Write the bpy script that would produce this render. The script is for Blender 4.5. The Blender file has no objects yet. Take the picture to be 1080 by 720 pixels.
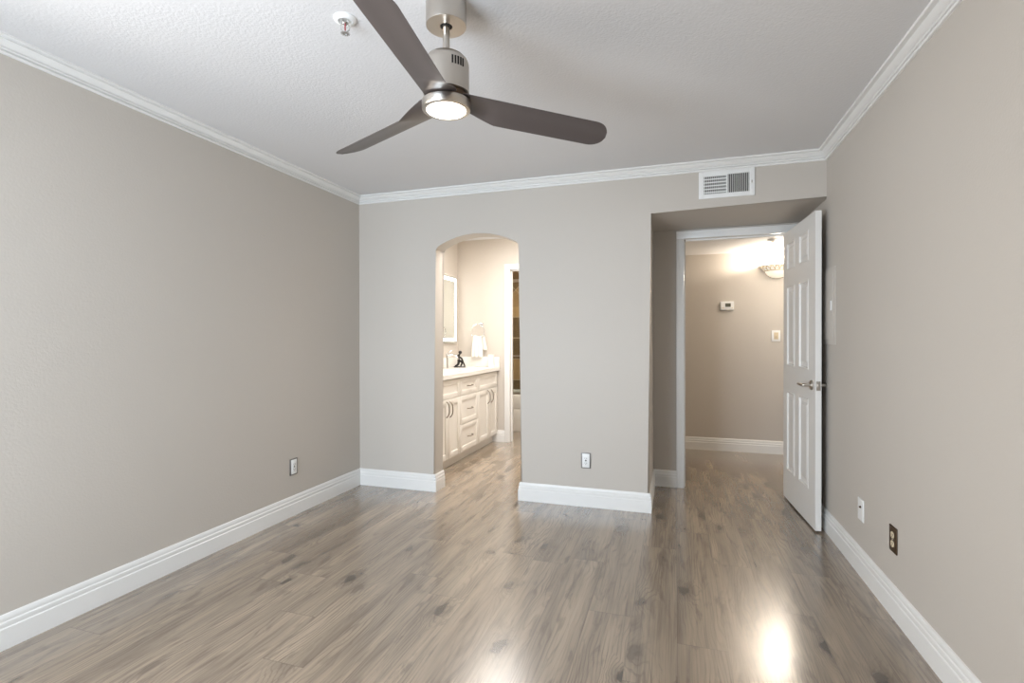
import bpy, bmesh, math, random
from mathutils import Vector, Matrix
random.seed(7)
PI = math.pi
SC = bpy.context.scene
COL = SC.collection

# ---------------------------------------------------------------- camera
CAM_H = 1.225
YAW, PITCH, ROLL = 0.30947, -0.00497, -0.00207
fw = Vector((-math.sin(YAW)*math.cos(PITCH), math.cos(YAW)*math.cos(PITCH), math.sin(PITCH)))
rt = Vector((math.cos(YAW), math.sin(YAW), 0))
up = rt.cross(fw)
r2 = math.cos(ROLL)*rt + math.sin(ROLL)*up
u2 = -math.sin(ROLL)*rt + math.cos(ROLL)*up
cd = bpy.data.cameras.new('camera')
cd.sensor_width = 36.0
cd.lens = 537.59*36/1080
cd.clip_start = 0.02
cam = bpy.data.objects.new('camera', cd)
COL.objects.link(cam)
M = Matrix((r2, u2, -fw)).transposed().to_4x4()
M.translation = (0, 0, CAM_H)
cam.matrix_world = M
SC.camera = cam

# ---------------------------------------------------------------- world, light, exposure
SC.view_settings.view_transform = 'Standard'
SC.view_settings.look = 'None'
SC.view_settings.gamma = 1.0
SC.view_settings.use_curve_mapping = False
SC.view_settings.exposure = 0.0
w = bpy.data.worlds.new('daylight')
SC.world = w
w.use_nodes = True
bg = w.node_tree.nodes['Background']
bg.inputs[0].default_value = (0.80, 0.90, 1.0, 1)
bg.inputs[1].default_value = 1.2


def light(name, kind, loc, energy, color=(1, 1, 1), rot=(0, 0, 0), size=0.1, size_y=None, spread=None):
    d = bpy.data.lights.new(name, kind)
    d.energy = energy
    d.color = color
    if kind == 'AREA':
        d.size = size
        if size_y:
            d.shape = 'RECTANGLE'
            d.size_y = size_y
        if spread:
            d.spread = spread
    else:
        d.shadow_soft_size = size
    o = bpy.data.objects.new(name, d)
    o.location = loc
    o.rotation_euler = rot
    COL.objects.link(o)
    return o


# daylight through the bedroom window behind the camera
light('window_daylight', 'AREA', (-1.80, -1.20, 1.20), 245, (0.76, 0.875, 1.0), (PI/2, 0, 0), 2.2, 2.0)
# softer, warmer light through an unseen left-wall window, added to brighten the right wall
light('added_side_light', 'AREA', (-3.15, 0.36, 1.30), 80, (1.0, 0.905, 0.81), (PI/2, 0, -PI/2), 1.6, 1.6)
# bathroom ceiling lamp, then unseen lamps added to light the shower and the hall
light('bath_ceiling_lamp', 'AREA', (-1.40, 4.48, 2.38), 53, (1.0, 0.96, 0.92), (0, 0, 0), 1.0, 1.4)
light('shower_fill_light', 'AREA', (-1.7, 6.3, 2.38), 16, (1.0, 0.88, 0.72), (0, 0, 0), 0.3, 0.3)
light('hall_fill_light', 'AREA', (1.3, 5.35, 2.13), 11, (1.0, 0.90, 0.76), (0, 0, 0), 0.4, 0.4)

# ---------------------------------------------------------------- dimensions
XL, XR, YB, YR = -2.539, 0.922, 3.710, -0.30
ZC = 2.42            # ceiling
YBB = 3.865          # rear face of the back wall
AX0, AX1, ASP, AAP = -1.839, -1.120, 1.948, 2.050    # arch
ALX, ALZ, ALY = -0.173, 2.116, 4.410                 # door alcove
DX0, DX1, DZ = 0.072, 0.846, 2.040                   # door opening
HY0, HY1, HZ = 4.530, 5.997, 2.150                   # hall
BY1 = 5.747                                          # bathroom end wall
BXR = -0.93


# ---------------------------------------------------------------- materials
def mat(name, color, rough=0.5, metal=0.0, bump=None, emit=None, spec=0.5, coat=0.0, var=None, aniso=0.0):
    m = bpy.data.materials.new(name)
    m.use_nodes = True
    nt = m.node_tree
    b = nt.nodes['Principled BSDF']
    b.inputs['Base Color'].default_value = (*color, 1)
    b.inputs['Roughness'].default_value = rough
    b.inputs['Metallic'].default_value = metal
    b.inputs['Specular IOR Level'].default_value = spec
    b.inputs['Coat Weight'].default_value = coat
    if aniso:
        b.inputs['Anisotropic'].default_value = aniso
    if emit:
        b.inputs['Emission Color'].default_value = (*emit[0], 1)
        b.inputs['Emission Strength'].default_value = emit[1]
    tc = nt.nodes.new('ShaderNodeTexCoord')
    if var:
        n = nt.nodes.new('ShaderNodeTexNoise')
        n.inputs['Scale'].default_value = var[0]
        n.inputs['Detail'].default_value = 4
        nt.links.new(tc.outputs['Object'], n.inputs['Vector'])
        mx = nt.nodes.new('ShaderNodeMix')
        mx.data_type = 'RGBA'
        mx.inputs['A'].default_value = (*[c*(1-var[1]) for c in color], 1)
        mx.inputs['B'].default_value = (*[min(1, c*(1+var[1])) for c in color], 1)
        nt.links.new(n.outputs['Fac'], mx.inputs['Factor'])
        nt.links.new(mx.outputs['Result'], b.inputs['Base Color'])
    if bump:
        n = nt.nodes.new('ShaderNodeTexNoise')
        n.inputs['Scale'].default_value = bump[0]
        n.inputs['Detail'].default_value = 3
        nt.links.new(tc.outputs['Object'], n.inputs['Vector'])
        bp = nt.nodes.new('ShaderNodeBump')
        bp.inputs['Strength'].default_value = bump[1]
        bp.inputs['Distance'].default_value = bump[2]
        nt.links.new(n.outputs['Fac'], bp.inputs['Height'])
        nt.links.new(bp.outputs['Normal'], b.inputs['Normal'])
    return m


def srgb(r, g, b):
    f = lambda c: (c/255/12.92) if c/255 <= 0.04045 else ((c/255+0.055)/1.055)**2.4
    return (f(r), f(g), f(b))


WALL = mat('greige_wall_paint', srgb(200, 193, 184), 0.55, bump=(100, 0.28, 0.0025), spec=0.3)
CEIL = mat('textured_ceiling_paint', srgb(224, 223, 223), 0.8, bump=(90, 0.5, 0.003), spec=0.2)
BATHW = mat('bath_wall_paint', srgb(206, 198, 188), 0.55, bump=(140, 0.2, 0.002), spec=0.3)
TRIM = mat('white_trim_paint', srgb(238, 237, 234), 0.32, bump=(40, 0.03, 0.001))
DOORP = mat('white_door_paint', srgb(236, 234, 230), 0.35, bump=(60, 0.04, 0.001))
NICKEL = mat('brushed_nickel', srgb(196, 190, 182), 0.28, 1.0, bump=(300, 0.03, 0.0005))
CHROME = mat('polished_chrome', srgb(225, 225, 225), 0.08, 1.0, var=(30, 0.02))
BLADE = mat('dark_fan_blade', srgb(88, 80, 78), 0.32, 0.0, bump=(80, 0.02, 0.001), spec=0.6)
DARK = mat('dark_void', (0.012, 0.011, 0.010), 0.8, var=(20, 0.2))
LAMPGLOW = mat('glowing_diffuser', (1, 0.97, 0.92), 0.4, emit=((1.0, 0.93, 0.82), 7.0), var=(5, 0.01))
WPLAST = mat('white_plastic', srgb(240, 240, 238), 0.35, var=(20, 0.02))
BPLAST = mat('beige_plastic', srgb(222, 206, 176), 0.4, var=(20, 0.02))
BRONZE_GAPSHADE = mat('brown_bronze_and_gap_shade', srgb(84, 66, 48), 0.4, 0.5, var=(40, 0.1))
CABINET = mat('cream_cabinet_paint', srgb(242, 237, 229), 0.35, bump=(50, 0.03, 0.001))
QUARTZ = mat('white_quartz', srgb(243, 240, 234), 0.18, var=(9, 0.03))
PORCEL = mat('white_porcelain', srgb(240, 238, 232), 0.12, var=(4, 0.02))
BLACK = mat('black_resin', (0.013, 0.011, 0.010), 0.28, var=(12, 0.2))
TOWEL = mat('white_terry', srgb(246, 242, 234), 0.95, bump=(220, 0.8, 0.004))
PLASTER = mat('white_plaster', srgb(232, 222, 205), 0.6, bump=(60, 0.1, 0.002))
SILVER = mat('silvered_glass', (0.86, 0.90, 0.88), 0.03, 1.0, var=(2, 0.01))
STRIP = mat('frosted_light_strip', (1, 1, 1), 0.5, emit=((0.95, 1.0, 0.98), 3.0), var=(5, 0.01))
SCREEN = mat('grey_lcd', srgb(92, 92, 80), 0.2, var=(40, 0.05))
RED = mat('red_glass_bulb', (0.35, 0.02, 0.03), 0.15, var=(20, 0.1))
HALLGLASS = mat('warm_glass_bowl', (0.95, 0.90, 0.80), 0.4, emit=((1.0, 0.88, 0.68), 0.6), var=(15, 0.05))


def glass_mat():
    m = bpy.data.materials.new('clear_shower_glass')
    m.use_nodes = True
    b = m.node_tree.nodes['Principled BSDF']
    b.inputs['Base Color'].default_value = (0.93, 0.97, 0.95, 1)
    b.inputs['Roughness'].default_value = 0.02
    b.inputs['Transmission Weight'].default_value = 1.0
    b.inputs['IOR'].default_value = 1.12
    return m


GLASS = glass_mat()


class N:
    """tiny node-graph helper"""
    def __init__(s, nt):
        s.nt = nt

    def m(s, op, a, b=None, c=None):
        n = s.nt.nodes.new('ShaderNodeMath')
        n.operation = op
        for i, v in enumerate((a, b, c)):
            if v is None:
                continue
            if isinstance(v, (int, float)):
                n.inputs[i].default_value = v
            else:
                s.nt.links.new(v, n.inputs[i])
        return n.outputs[0]

    def xyz(s, x, y, z):
        n = s.nt.nodes.new('ShaderNodeCombineXYZ')
        for i, v in enumerate((x, y, z)):
            if isinstance(v, (int, float)):
                n.inputs[i].default_value = v
            else:
                s.nt.links.new(v, n.inputs[i])
        return n.outputs[0]

    def noise(s, vec, scale, detail=4, rough=0.5, dist=0.0):
        n = s.nt.nodes.new('ShaderNodeTexNoise')
        s.nt.links.new(vec, n.inputs['Vector'])
        n.inputs['Scale'].default_value = scale
        n.inputs['Detail'].default_value = detail
        n.inputs['Roughness'].default_value = rough
        n.inputs['Distortion'].default_value = dist
        return n.outputs['Fac']

    def white(s, vec):
        n = s.nt.nodes.new('ShaderNodeTexWhiteNoise')
        n.noise_dimensions = '3D'
        s.nt.links.new(vec, n.inputs['Vector'])
        return n.outputs['Value']

    def ramp(s, fac, stops):
        n = s.nt.nodes.new('ShaderNodeValToRGB')
        s.nt.links.new(fac, n.inputs[0])
        e = n.color_ramp.elements
        while len(e) < len(stops):
            e.new(0.5)
        for el, (p, c) in zip(e, stops):
            el.position = p
            el.color = (*c, 1) if len(c) == 3 else c
        return n.outputs[0]

    def mix(s, fac, a, b, mode='MIX'):
        n = s.nt.nodes.new('ShaderNodeMix')
        n.data_type = 'RGBA'
        n.blend_type = mode
        for k, v in (('Factor', fac), ('A', a), ('B', b)):
            if isinstance(v, (int, float)):
                n.inputs[k].default_value = v
            elif isinstance(v, tuple):
                n.inputs[k].default_value = (*v, 1)
            else:
                s.nt.links.new(v, n.inputs[k])
        return n.outputs['Result']


FLC = [srgb(120, 107, 92), srgb(146, 131, 114), srgb(161, 145, 126), srgb(176, 159, 139)]


def floor_mat():
    m = bpy.data.materials.new('oak_laminate_planks')
    m.use_nodes = True
    nt = m.node_tree
    b = nt.nodes['Principled BSDF']
    g = N(nt)
    tc = nt.nodes.new('ShaderNodeTexCoord')
    sp = nt.nodes.new('ShaderNodeSeparateXYZ')
    nt.links.new(tc.outputs['Object'], sp.inputs[0])
    X, Y = sp.outputs[0], sp.outputs[1]
    PW, PL = 0.19, 1.25
    u = g.m('DIVIDE', g.m('SUBTRACT', X, 0.578), PW)
    i = g.m('FLOOR', u)
    fu = g.m('SUBTRACT', u, i)
    ri = g.white(g.xyz(i, 3.1, 0.7))
    v = g.m('ADD', g.m('DIVIDE', Y, PL), g.m('MULTIPLY', ri, 7.0))
    j = g.m('FLOOR', v)
    fv = g.m('SUBTRACT', v, j)
    r1 = g.white(g.xyz(i, j, 1.3))
    r2_ = g.white(g.xyz(i, j, 9.7))
    off = g.m('MULTIPLY', r1, 40.0)
    off2 = g.m('MULTIPLY', r2_, 23.0)
    # plank-local coordinates, random offset per plank
    def pl(ax, ay, oa=off, ob=off2):
        return g.xyz(g.m('ADD', g.m('MULTIPLY', X, ax), oa), g.m('ADD', g.m('MULTIPLY', Y, ay), ob), 0.0)
    # knots: sparse cells, warped, stretched along the grain
    kw = g.noise(pl(14.0, 7.0), 1.0, 3, 0.55, 0.4)
    kw2 = g.noise(pl(11.0, 9.0, off2, off), 1.0, 3, 0.55, 0.4)
    vo = nt.nodes.new('ShaderNodeTexVoronoi')
    vo.voronoi_dimensions = '2D'
    vo.inputs['Scale'].default_value = 1.0
    vo.inputs['Randomness'].default_value = 0.9
    kx = g.m('ADD', g.m('ADD', g.m('MULTIPLY', X, 5.4), off), g.m('MULTIPLY', g.m('SUBTRACT', kw, 0.5), 0.42))
    ky = g.m('ADD', g.m('ADD', g.m('MULTIPLY', Y, 2.6), off2), g.m('MULTIPLY', g.m('SUBTRACT', kw2, 0.5), 0.42))
    nt.links.new(g.xyz(kx, ky, 0.0), vo.inputs['Vector'])
    sc = nt.nodes.new('ShaderNodeSeparateColor')
    nt.links.new(vo.outputs['Color'], sc.inputs[0])
    keep = g.m('MULTIPLY', g.m('GREATER_THAN', sc.outputs[0], 0.60), g.m('ADD', 0.45, g.m('MULTIPLY', sc.outputs[1], 0.55)))
    dk = vo.outputs['Distance']
    core = g.m('MULTIPLY', keep, g.ramp(dk, [(0.0, (1, 1, 1)), (0.09, (0.95, 0.95, 0.95)), (0.14, (0.35, 0.35, 0.35)), (0.30, (0, 0, 0))]))
    halo = g.m('MULTIPLY', keep, g.ramp(dk, [(0.0, (1, 1, 1)), (0.16, (0.62, 0.62, 0.62)), (0.42, (0, 0, 0))]))
    # grain lines that bend around the knots
    wob = g.noise(pl(5.0, 0.9), 1.0, 3, 0.5, 0.3)
    phase = g.m('ADD', g.m('MULTIPLY', X, 55.0), g.m('ADD', g.m('MULTIPLY', wob, 13.0), g.m('MULTIPLY', halo, 4.5)))
    lines = g.m('MULTIPLY', g.m('ADD', g.m('SINE', g.m('MULTIPLY', phase, 2*PI)), 1.0), 0.5)
    gate = g.ramp(g.noise(pl(9.0, 1.6, off2, off), 1.0, 3, 0.5, 0.5), [(0.40, (0.1, 0.1, 0.1)), (0.62, (1, 1, 1))])
    lined = g.m('MULTIPLY', g.ramp(lines, [(0.0, (1, 1, 1)), (0.40, (0, 0, 0)), (1.0, (0, 0, 0))]), g.m('MAXIMUM', gate, halo))
    fine = g.noise(pl(120.0, 2.0), 1.0, 5, 0.62, 0.15)
    broad = g.noise(pl(10.0, 1.1), 1.0, 4, 0.55, 0.5)
    patch = g.noise(pl(16.0, 2.8, off2, off), 1.0, 5, 0.65, 0.8)
    streak = g.ramp(patch, [(0.0, (0, 0, 0)), (0.53, (0, 0, 0)), (0.66, (1, 1, 1)), (1.0, (1, 1, 1))])
    base = g.ramp(broad, [(0.22, FLC[0]), (0.45, FLC[1]), (0.60, FLC[2]), (0.8, FLC[3])])
    tone = g.m('ADD', g.m('MULTIPLY', g.m('SUBTRACT', r1, 0.5), 0.20), 1.0)
    base = g.mix(1.0, base, g.xyz(tone, tone, tone), 'MULTIPLY')
    fd = g.ramp(fine, [(0.32, (0.66, 0.64, 0.62)), (0.50, (1, 1, 1)), (0.68, (1.13, 1.12, 1.11))])
    c = g.mix(0.8, base, fd, 'MULTIPLY')
    c = g.mix(g.m('MULTIPLY', lined, 0.45), c, srgb(92, 78, 66))
    c = g.mix(g.m('MULTIPLY', streak, 0.50), c, srgb(88, 76, 66))
    c = g.mix(g.m('MULTIPLY', core, 0.90), c, srgb(48, 41, 37))
    # seams
    eu = g.m('MULTIPLY', g.m('MINIMUM', fu, g.m('SUBTRACT', 1.0, fu)), PW)
    ev = g.m('MULTIPLY', g.m('MINIMUM', fv, g.m('SUBTRACT', 1.0, fv)), PL)
    e = g.m('MINIMUM', eu, ev)
    seam = g.ramp(g.m('DIVIDE', e, 0.004), [(0.0, (1, 1, 1)), (0.45, (0.4, 0.4, 0.4)), (1.0, (0, 0, 0))])
    c = g.mix(g.m('MULTIPLY', seam, 0.38), c, srgb(70, 60, 52))
    nt.links.new(c, b.inputs['Base Color'])
    rr = g.m('ADD', g.m('MULTIPLY', fine, 0.10), 0.18)
    nt.links.new(rr, b.inputs['Roughness'])
    b.inputs['Specular IOR Level'].default_value = 1.0
    b.inputs['Coat Weight'].default_value = 0.75
    b.inputs['Coat Roughness'].default_value = 0.25
    b.inputs['Coat IOR'].default_value = 1.6
    bp = nt.nodes.new('ShaderNodeBump')
    bp.inputs['Strength'].default_value = 0.08
    bp.inputs['Distance'].default_value = 0.001
    nt.links.new(g.m('SUBTRACT', fine, g.m('MULTIPLY', seam, 0.8)), bp.inputs['Height'])
    nt.links.new(bp.outputs['Normal'], b.inputs['Normal'])
    return m


def tile_mat():
    m = bpy.data.materials.new('brown_slate_tile')
    m.use_nodes = True
    nt = m.node_tree
    b = nt.nodes['Principled BSDF']
    g = N(nt)
    tc = nt.nodes.new('ShaderNodeTexCoord')
    sp = nt.nodes.new('ShaderNodeSeparateXYZ')
    nt.links.new(tc.outputs['Object'], sp.inputs[0])
    X, Z = sp.outputs[0], sp.outputs[2]
    S = 0.31

    def grid(a, c):
        ia, ic = g.m('FLOOR', a), g.m('FLOOR', c)
        fa, fc = g.m('SUBTRACT', a, ia), g.m('SUBTRACT', c, ic)
        e = g.m('MINIMUM', g.m('MINIMUM', fa, g.m('SUBTRACT', 1.0, fa)), g.m('MINIMUM', fc, g.m('SUBTRACT', 1.0, fc)))
        return g.white(g.xyz(ia, ic, 2.2)), g.m('LESS_THAN', e, 0.022)
    r1, e1 = grid(g.m('DIVIDE', X, S), g.m('DIVIDE', Z, S))
    d1 = g.m('DIVIDE', g.m('ADD', X, Z), 0.30)
    d2 = g.m('DIVIDE', g.m('SUBTRACT', X, Z), 0.30)
    r2_, e2 = grid(d1, d2)
    top = g.m('GREATER_THAN', Z, 1.70)
    rr = g.m('ADD', g.m('MULTIPLY', r2_, top), g.m('MULTIPLY', r1, g.m('SUBTRACT', 1.0, top)))
    ee = g.m('ADD', g.m('MULTIPLY', e2, top), g.m('MULTIPLY', e1, g.m('SUBTRACT', 1.0, top)))
    n = g.noise(tc.outputs['Object'], 6.0, 5, 0.6, 0.5)
    col = g.ramp(g.m('ADD', g.m('MULTIPLY', rr, 0.6), g.m('MULTIPLY', n, 0.4)),
                 [(0.2, srgb(112, 92, 66)), (0.5, srgb(150, 124, 90)), (0.8, srgb(186, 156, 116))])
    col = g.mix(ee, col, srgb(190, 172, 146))
    nt.links.new(col, b.inputs['Base Color'])
    b.inputs['Roughness'].default_value = 0.4
    return m


FLOOR = floor_mat()
TILE = tile_mat()


# ---------------------------------------------------------------- mesh helpers
class MB:
    def __init__(s):
        s.bm = bmesh.new()

    def _xf(s, verts, m):
        if m is not None:
            bmesh.ops.transform(s.bm, matrix=m, verts=verts)

    def box(s, x0, x1, y0, y1, z0, z1, bevel=0.0, seg=2, m=None):
        r = bmesh.ops.create_cube(s.bm, size=1.0)
        vs = r['verts']
        for v in vs:
            v.co = Vector(((x0+x1)/2 + v.co.x*(x1-x0), (y0+y1)/2 + v.co.y*(y1-y0), (z0+z1)/2 + v.co.z*(z1-z0)))
        if bevel > 0:
            es = list({e for v in vs for e in v.link_edges})
            rb = bmesh.ops.bevel(s.bm, geom=es, offset=bevel, segments=seg, profile=0.5, affect='EDGES')
            vs = list({v for f in rb['faces'] for v in f.verts} | {v for v in vs if v.is_valid})
        s._xf(vs, m)
        return s

    def lathe(s, prof, n=48, c=(0, 0, 0), a0=0.0, a1=2*PI, m=None, sx=1.0, sy=1.0):
        """prof: list of (r, z); revolve about z"""
        full = abs(a1-a0-2*PI) < 1e-6
        cnt = n if full else n+1
        rings, allv = [], []
        for r, z in prof:
            if r < 1e-6:
                v = s.bm.verts.new((c[0], c[1], c[2]+z))
                rings.append([v])
                allv.append(v)
            else:
                ring = []
                for k in range(cnt):
                    a = a0+(a1-a0)*k/n
                    ring.append(s.bm.verts.new((c[0]+r*math.cos(a)*sx, c[1]+r*math.sin(a)*sy, c[2]+z)))
                rings.append(ring)
                allv += ring
        for A, B in zip(rings, rings[1:]):
            kk = cnt if full else n
            for k in range(kk):
                k2 = (k+1) % cnt
                if len(A) == 1 and len(B) == 1:
                    continue
                if len(A) == 1:
                    s.bm.faces.new((A[0], B[k], B[k2]))
                elif len(B) == 1:
                    s.bm.faces.new((A[k], B[0], A[k2]))
                else:
                    s.bm.faces.new((A[k], B[k], B[k2], A[k2]))
        s._xf(allv, m)
        return s

    def tube(s, pts, r, n=12, m=None, closed=False, caps=True):
        pts = [Vector(p) for p in pts]
        rs = r if isinstance(r, (list, tuple)) else [r]*len(pts)
        rings, allv = [], []
        prevn = None
        L = len(pts)
        for i, p in enumerate(pts):
            if closed:
                t = (pts[(i+1) % L]-pts[i-1]).normalized()
            else:
                t = (pts[min(i+1, L-1)]-pts[max(i-1, 0)]).normalized()
            if prevn is None:
                a = Vector((0, 0, 1)) if abs(t.z) < 0.9 else Vector((1, 0, 0))
                nn = t.cross(a).normalized()
            else:
                nn = (prevn - t*prevn.dot(t)).normalized()
            prevn = nn
            bb = t.cross(nn)
            ring = [s.bm.verts.new(p + rs[i]*(math.cos(2*PI*k/n)*nn + math.sin(2*PI*k/n)*bb)) for k in range(n)]
            rings.append(ring)
            allv += ring
        pairs = list(zip(rings, rings[1:]))
        if closed:
            pairs.append((rings[-1], rings[0]))
        for A, B in pairs:
            for k in range(n):
                s.bm.faces.new((A[k], A[(k+1) % n], B[(k+1) % n], B[k]))
        if caps and not closed:
            s.bm.faces.new(list(reversed(rings[0])))
            s.bm.faces.new(rings[-1])
        s._xf(allv, m)
        return s

    def poly(s, outline, axis, d0, d1, m=None):
        """extrude a 2-D outline; axis 'y': (x,z) outline from y=d0 to d1; 'x': (y,z); 'z': (x,y)"""
        def P(a, b, d):
            return {'y': (a, d, b), 'x': (d, a, b), 'z': (a, b, d)}[axis]
        A = [s.bm.verts.new(P(a, b, d0)) for a, b in outline]
        B = [s.bm.verts.new(P(a, b, d1)) for a, b in outline]
        n = len(A)
        f1 = s.bm.faces.new(A)
        f2 = s.bm.faces.new(list(reversed(B)))
        for k in range(n):
            s.bm.faces.new((A[k], B[k], B[(k+1) % n], A[(k+1) % n]))
        s._xf(A+B, m)
        return A, B

    def build(s, name, material, parent=None, smooth=True, shift=None, angle=35):
        bmesh.ops.recalc_face_normals(s.bm, faces=s.bm.faces[:])
        if shift is not None:
            bmesh.ops.translate(s.bm, vec=-Vector(shift), verts=s.bm.verts[:])
        me = bpy.data.meshes.new(name)
        s.bm.to_mesh(me)
        s.bm.free()
        if smooth:
            for p in me.polygons:
                p.use_smooth = True
            try:
                me.set_sharp_from_angle(angle=math.radians(angle))
            except Exception:
                pass
        if material is not None:
            me.materials.append(material)
        o = bpy.data.objects.new(name, me)
        COL.objects.link(o)
        if parent is not None:
            o.parent = parent
        return o


def tag(o, label, cat, group=None, kind=None):
    o['label'] = label
    o['category'] = cat
    if group:
        o['group'] = group
    if kind:
        o['kind'] = kind
    return o


def thing(name, label, cat, loc, rz=0.0, group=None, kind=None):
    e = bpy.data.objects.new(name, None)
    e.empty_display_size = 0.05
    e.location = loc
    e.rotation_euler = (0, 0, rz)
    COL.objects.link(e)
    return tag(e, label, cat, group, kind)


def struct(name, mb, m, label, cat, **k):
    return tag(mb.build(name, m, **k), label, cat, kind='structure')


def copy_tree(o, parent=None):
    c = o.copy()
    COL.objects.link(c)
    c.parent = parent
    for ch in list(o.children):
        copy_tree(ch, c)
    return c


def molding(name, p0, p1, nrm, prof, m0, m1, material, label, cat, z0=0.0):
    """sweep profile [(out, z)] along p0-p1; m = +1 inside mitre, -1 outside mitre, 0 square"""
    mb = MB()
    p0, p1, nn = Vector((*p0, 0)), Vector((*p1, 0)), Vector((*nrm, 0))
    t = (p1-p0).normalized()
    A = [mb.bm.verts.new(p0 + t*(m0*o_) + nn*o_ + Vector((0, 0, z+z0))) for o_, z in prof]
    B = [mb.bm.verts.new(p1 - t*(m1*o_) + nn*o_ + Vector((0, 0, z+z0))) for o_, z in prof]
    n = len(prof)
    for k in range(n):
        mb.bm.faces.new((A[k], A[(k+1) % n], B[(k+1) % n], B[k]))
    mb.bm.faces.new(A)
    mb.bm.faces.new(list(reversed(B)))
    return struct(name, mb, material, label, cat, angle=25)


# ---------------------------------------------------------------- room shell
mb = MB()
mb.box(XL-0.15, 2.4, YR-0.15, 7.4, -0.06, 0.0)
struct('floor', mb, FLOOR, 'grey brown oak laminate plank floor running through all rooms', 'floor', smooth=False)

mb = MB()
mb.box(XL-0.12, XR+0.12, YR-0.12, YB+0.01, ZC, ZC+0.1)
struct('ceiling', mb, CEIL, 'white textured bedroom ceiling', 'ceiling', smooth=False)
mb = MB()
mb.box(XL-0.12, BXR+0.1, YB+0.01, 7.4, ZC, ZC+0.1)
struct('ceiling_bath', mb, CEIL, 'white ceiling of the bathroom', 'ceiling', smooth=False)
mb = MB()
mb.box(ALX-0.4, 2.4, HY0-0.005, HY1+0.1, HZ, HZ+0.1)
struct('ceiling_hall', mb, CEIL, 'low white hallway ceiling seen through the doorway', 'ceiling', smooth=False)

mb = MB()
LY0, LY1, LZ0_, LZ1_ = -0.20, 1.02, 0.60, 1.95       # added side window, out of view
mb.box(XL-0.12, XL, YR-0.12, LY0, 0, ZC)
mb.box(XL-0.12, XL, LY1, 7.4, 0, ZC)
mb.box(XL-0.12, XL, LY0, LY1, 0, LZ0_)
mb.box(XL-0.12, XL, LY0, LY1, LZ1_, ZC)
struct('wall_left', mb, WALL, 'long plain greige wall on the left', 'wall', smooth=False)
mb = MB()
mb.box(XR, XR+0.12, YR-0.12, ALY+0.12, 0, ZC)
struct('wall_right', mb, WALL, 'plain greige wall on the right beside the open door', 'wall', smooth=False)

# rear wall with the window (behind the camera)
WX0, WX1, WZ0, WZ1 = -2.25, -0.85, 0.30, 2.05
mb = MB()
for b in ((XL, WX0, 0, ZC), (WX1, XR, 0, ZC), (WX0, WX1, 0, WZ0), (WX0, WX1, WZ1, ZC)):
    mb.box(b[0], b[1], YR-0.12, YR, b[2], b[3])
struct('wall_rear', mb, WALL, 'greige wall behind the camera with the bedroom window', 'wall', smooth=False)
win = thing('window_1', 'white framed bedroom window behind the camera', 'window', ((WX0+WX1)/2, YR-0.06, WZ0), kind='structure')
hw, hh = (WX1-WX0)/2, WZ1-WZ0
mb = MB()
mb.box(-hw, -hw+0.05, -0.03, 0.03, 0, hh, 0.004)
mb.box(hw-0.05, hw, -0.03, 0.03, 0, hh, 0.004)
mb.box(-hw, hw, -0.03, 0.03, 0, 0.05, 0.004)
mb.box(-hw, hw, -0.03, 0.03, hh-0.05, hh, 0.004)
mb.box(-0.025, 0.025, -0.025, 0.025, 0.05, hh-0.05, 0.004)
mb.build('window_frame', TRIM, win)

win = thing('added_window', 'unseen white framed window added in the left wall for side light', 'window', (XL-0.06, (LY0+LY1)/2, LZ0_), PI/2, kind='structure')
hw, hh = (LY1-LY0)/2, LZ1_-LZ0_
mb = MB()
mb.box(-hw, -hw+0.05, -0.03, 0.03, 0, hh, 0.004)
mb.box(hw-0.05, hw, -0.03, 0.03, 0, hh, 0.004)
mb.box(-hw, hw, -0.03, 0.03, 0, 0.05, 0.004)
mb.box(-hw, hw, -0.03, 0.03, hh-0.05, hh, 0.004)
mb.box(-hw+0.05, hw-0.05, -0.025, 0.025, hh/2-0.02, hh/2+0.02, 0.004)
mb.build('window_frame', TRIM, win)

# back wall with arch and door alcove: one bevelled solid
def arch_pts(n=22):
    c = (AX0+AX1)/2
    hwid = (AX1-AX0)/2
    rise = AAP-ASP
    R = (hwid*hwid+rise*rise)/(2*rise)
    a = math.asin(hwid/R)
    return [(c+R*math.sin(-a+2*a*k/n), AAP-R+R*math.cos(-a+2*a*k/n)) for k in range(n+1)]


mb = MB()
outl = [(XL, 0), (AX0, 0)] + arch_pts() + [(AX1, 0), (ALX, 0), (ALX, ALZ), (XR, ALZ), (XR, ZC), (XL, ZC)]
A, B = mb.poly(outl, 'y', YB, YBB)
mb.bm.edges.ensure_lookup_table()
na = len(arch_pts())
bev = []
for vs in (A, B):
    loop = vs[1:2+na+1]
    for a, b in zip(loop, loop[1:]):
        e = mb.bm.edges.get((a, b))
        if e:
            bev.append(e)
for a, b in ((A[3+na], A[4+na]), (A[4+na], A[5+na])):
    e = mb.bm.edges.get((a, b))
    if e:
        bev.append(e)
bmesh.ops.bevel(mb.bm, geom=bev, offset=0.013, segments=4, profile=0.5, affect='EDGES')
bmesh.ops.triangulate(mb.bm, faces=[f for f in mb.bm.faces if len(f.verts) > 4])
struct('wall_back', mb, WALL, 'greige back wall with an arched opening and a recessed doorway', 'wall', angle=30)

mb = MB()
mb.box(ALX-0.12, ALX, YBB-0.001, ALY+0.12, 0, ZC)
struct('wall_alcove', mb, WALL, 'shaded left side wall of the recess in front of the door', 'wall', smooth=False)
mb = MB()
mb.box(ALX-0.001, XR, YBB-0.001, ALY+0.12, ALZ, ZC)
struct('ceiling_alcove', mb, WALL, 'shaded lowered ceiling of the recess above the door', 'ceiling', smooth=False)
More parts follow.
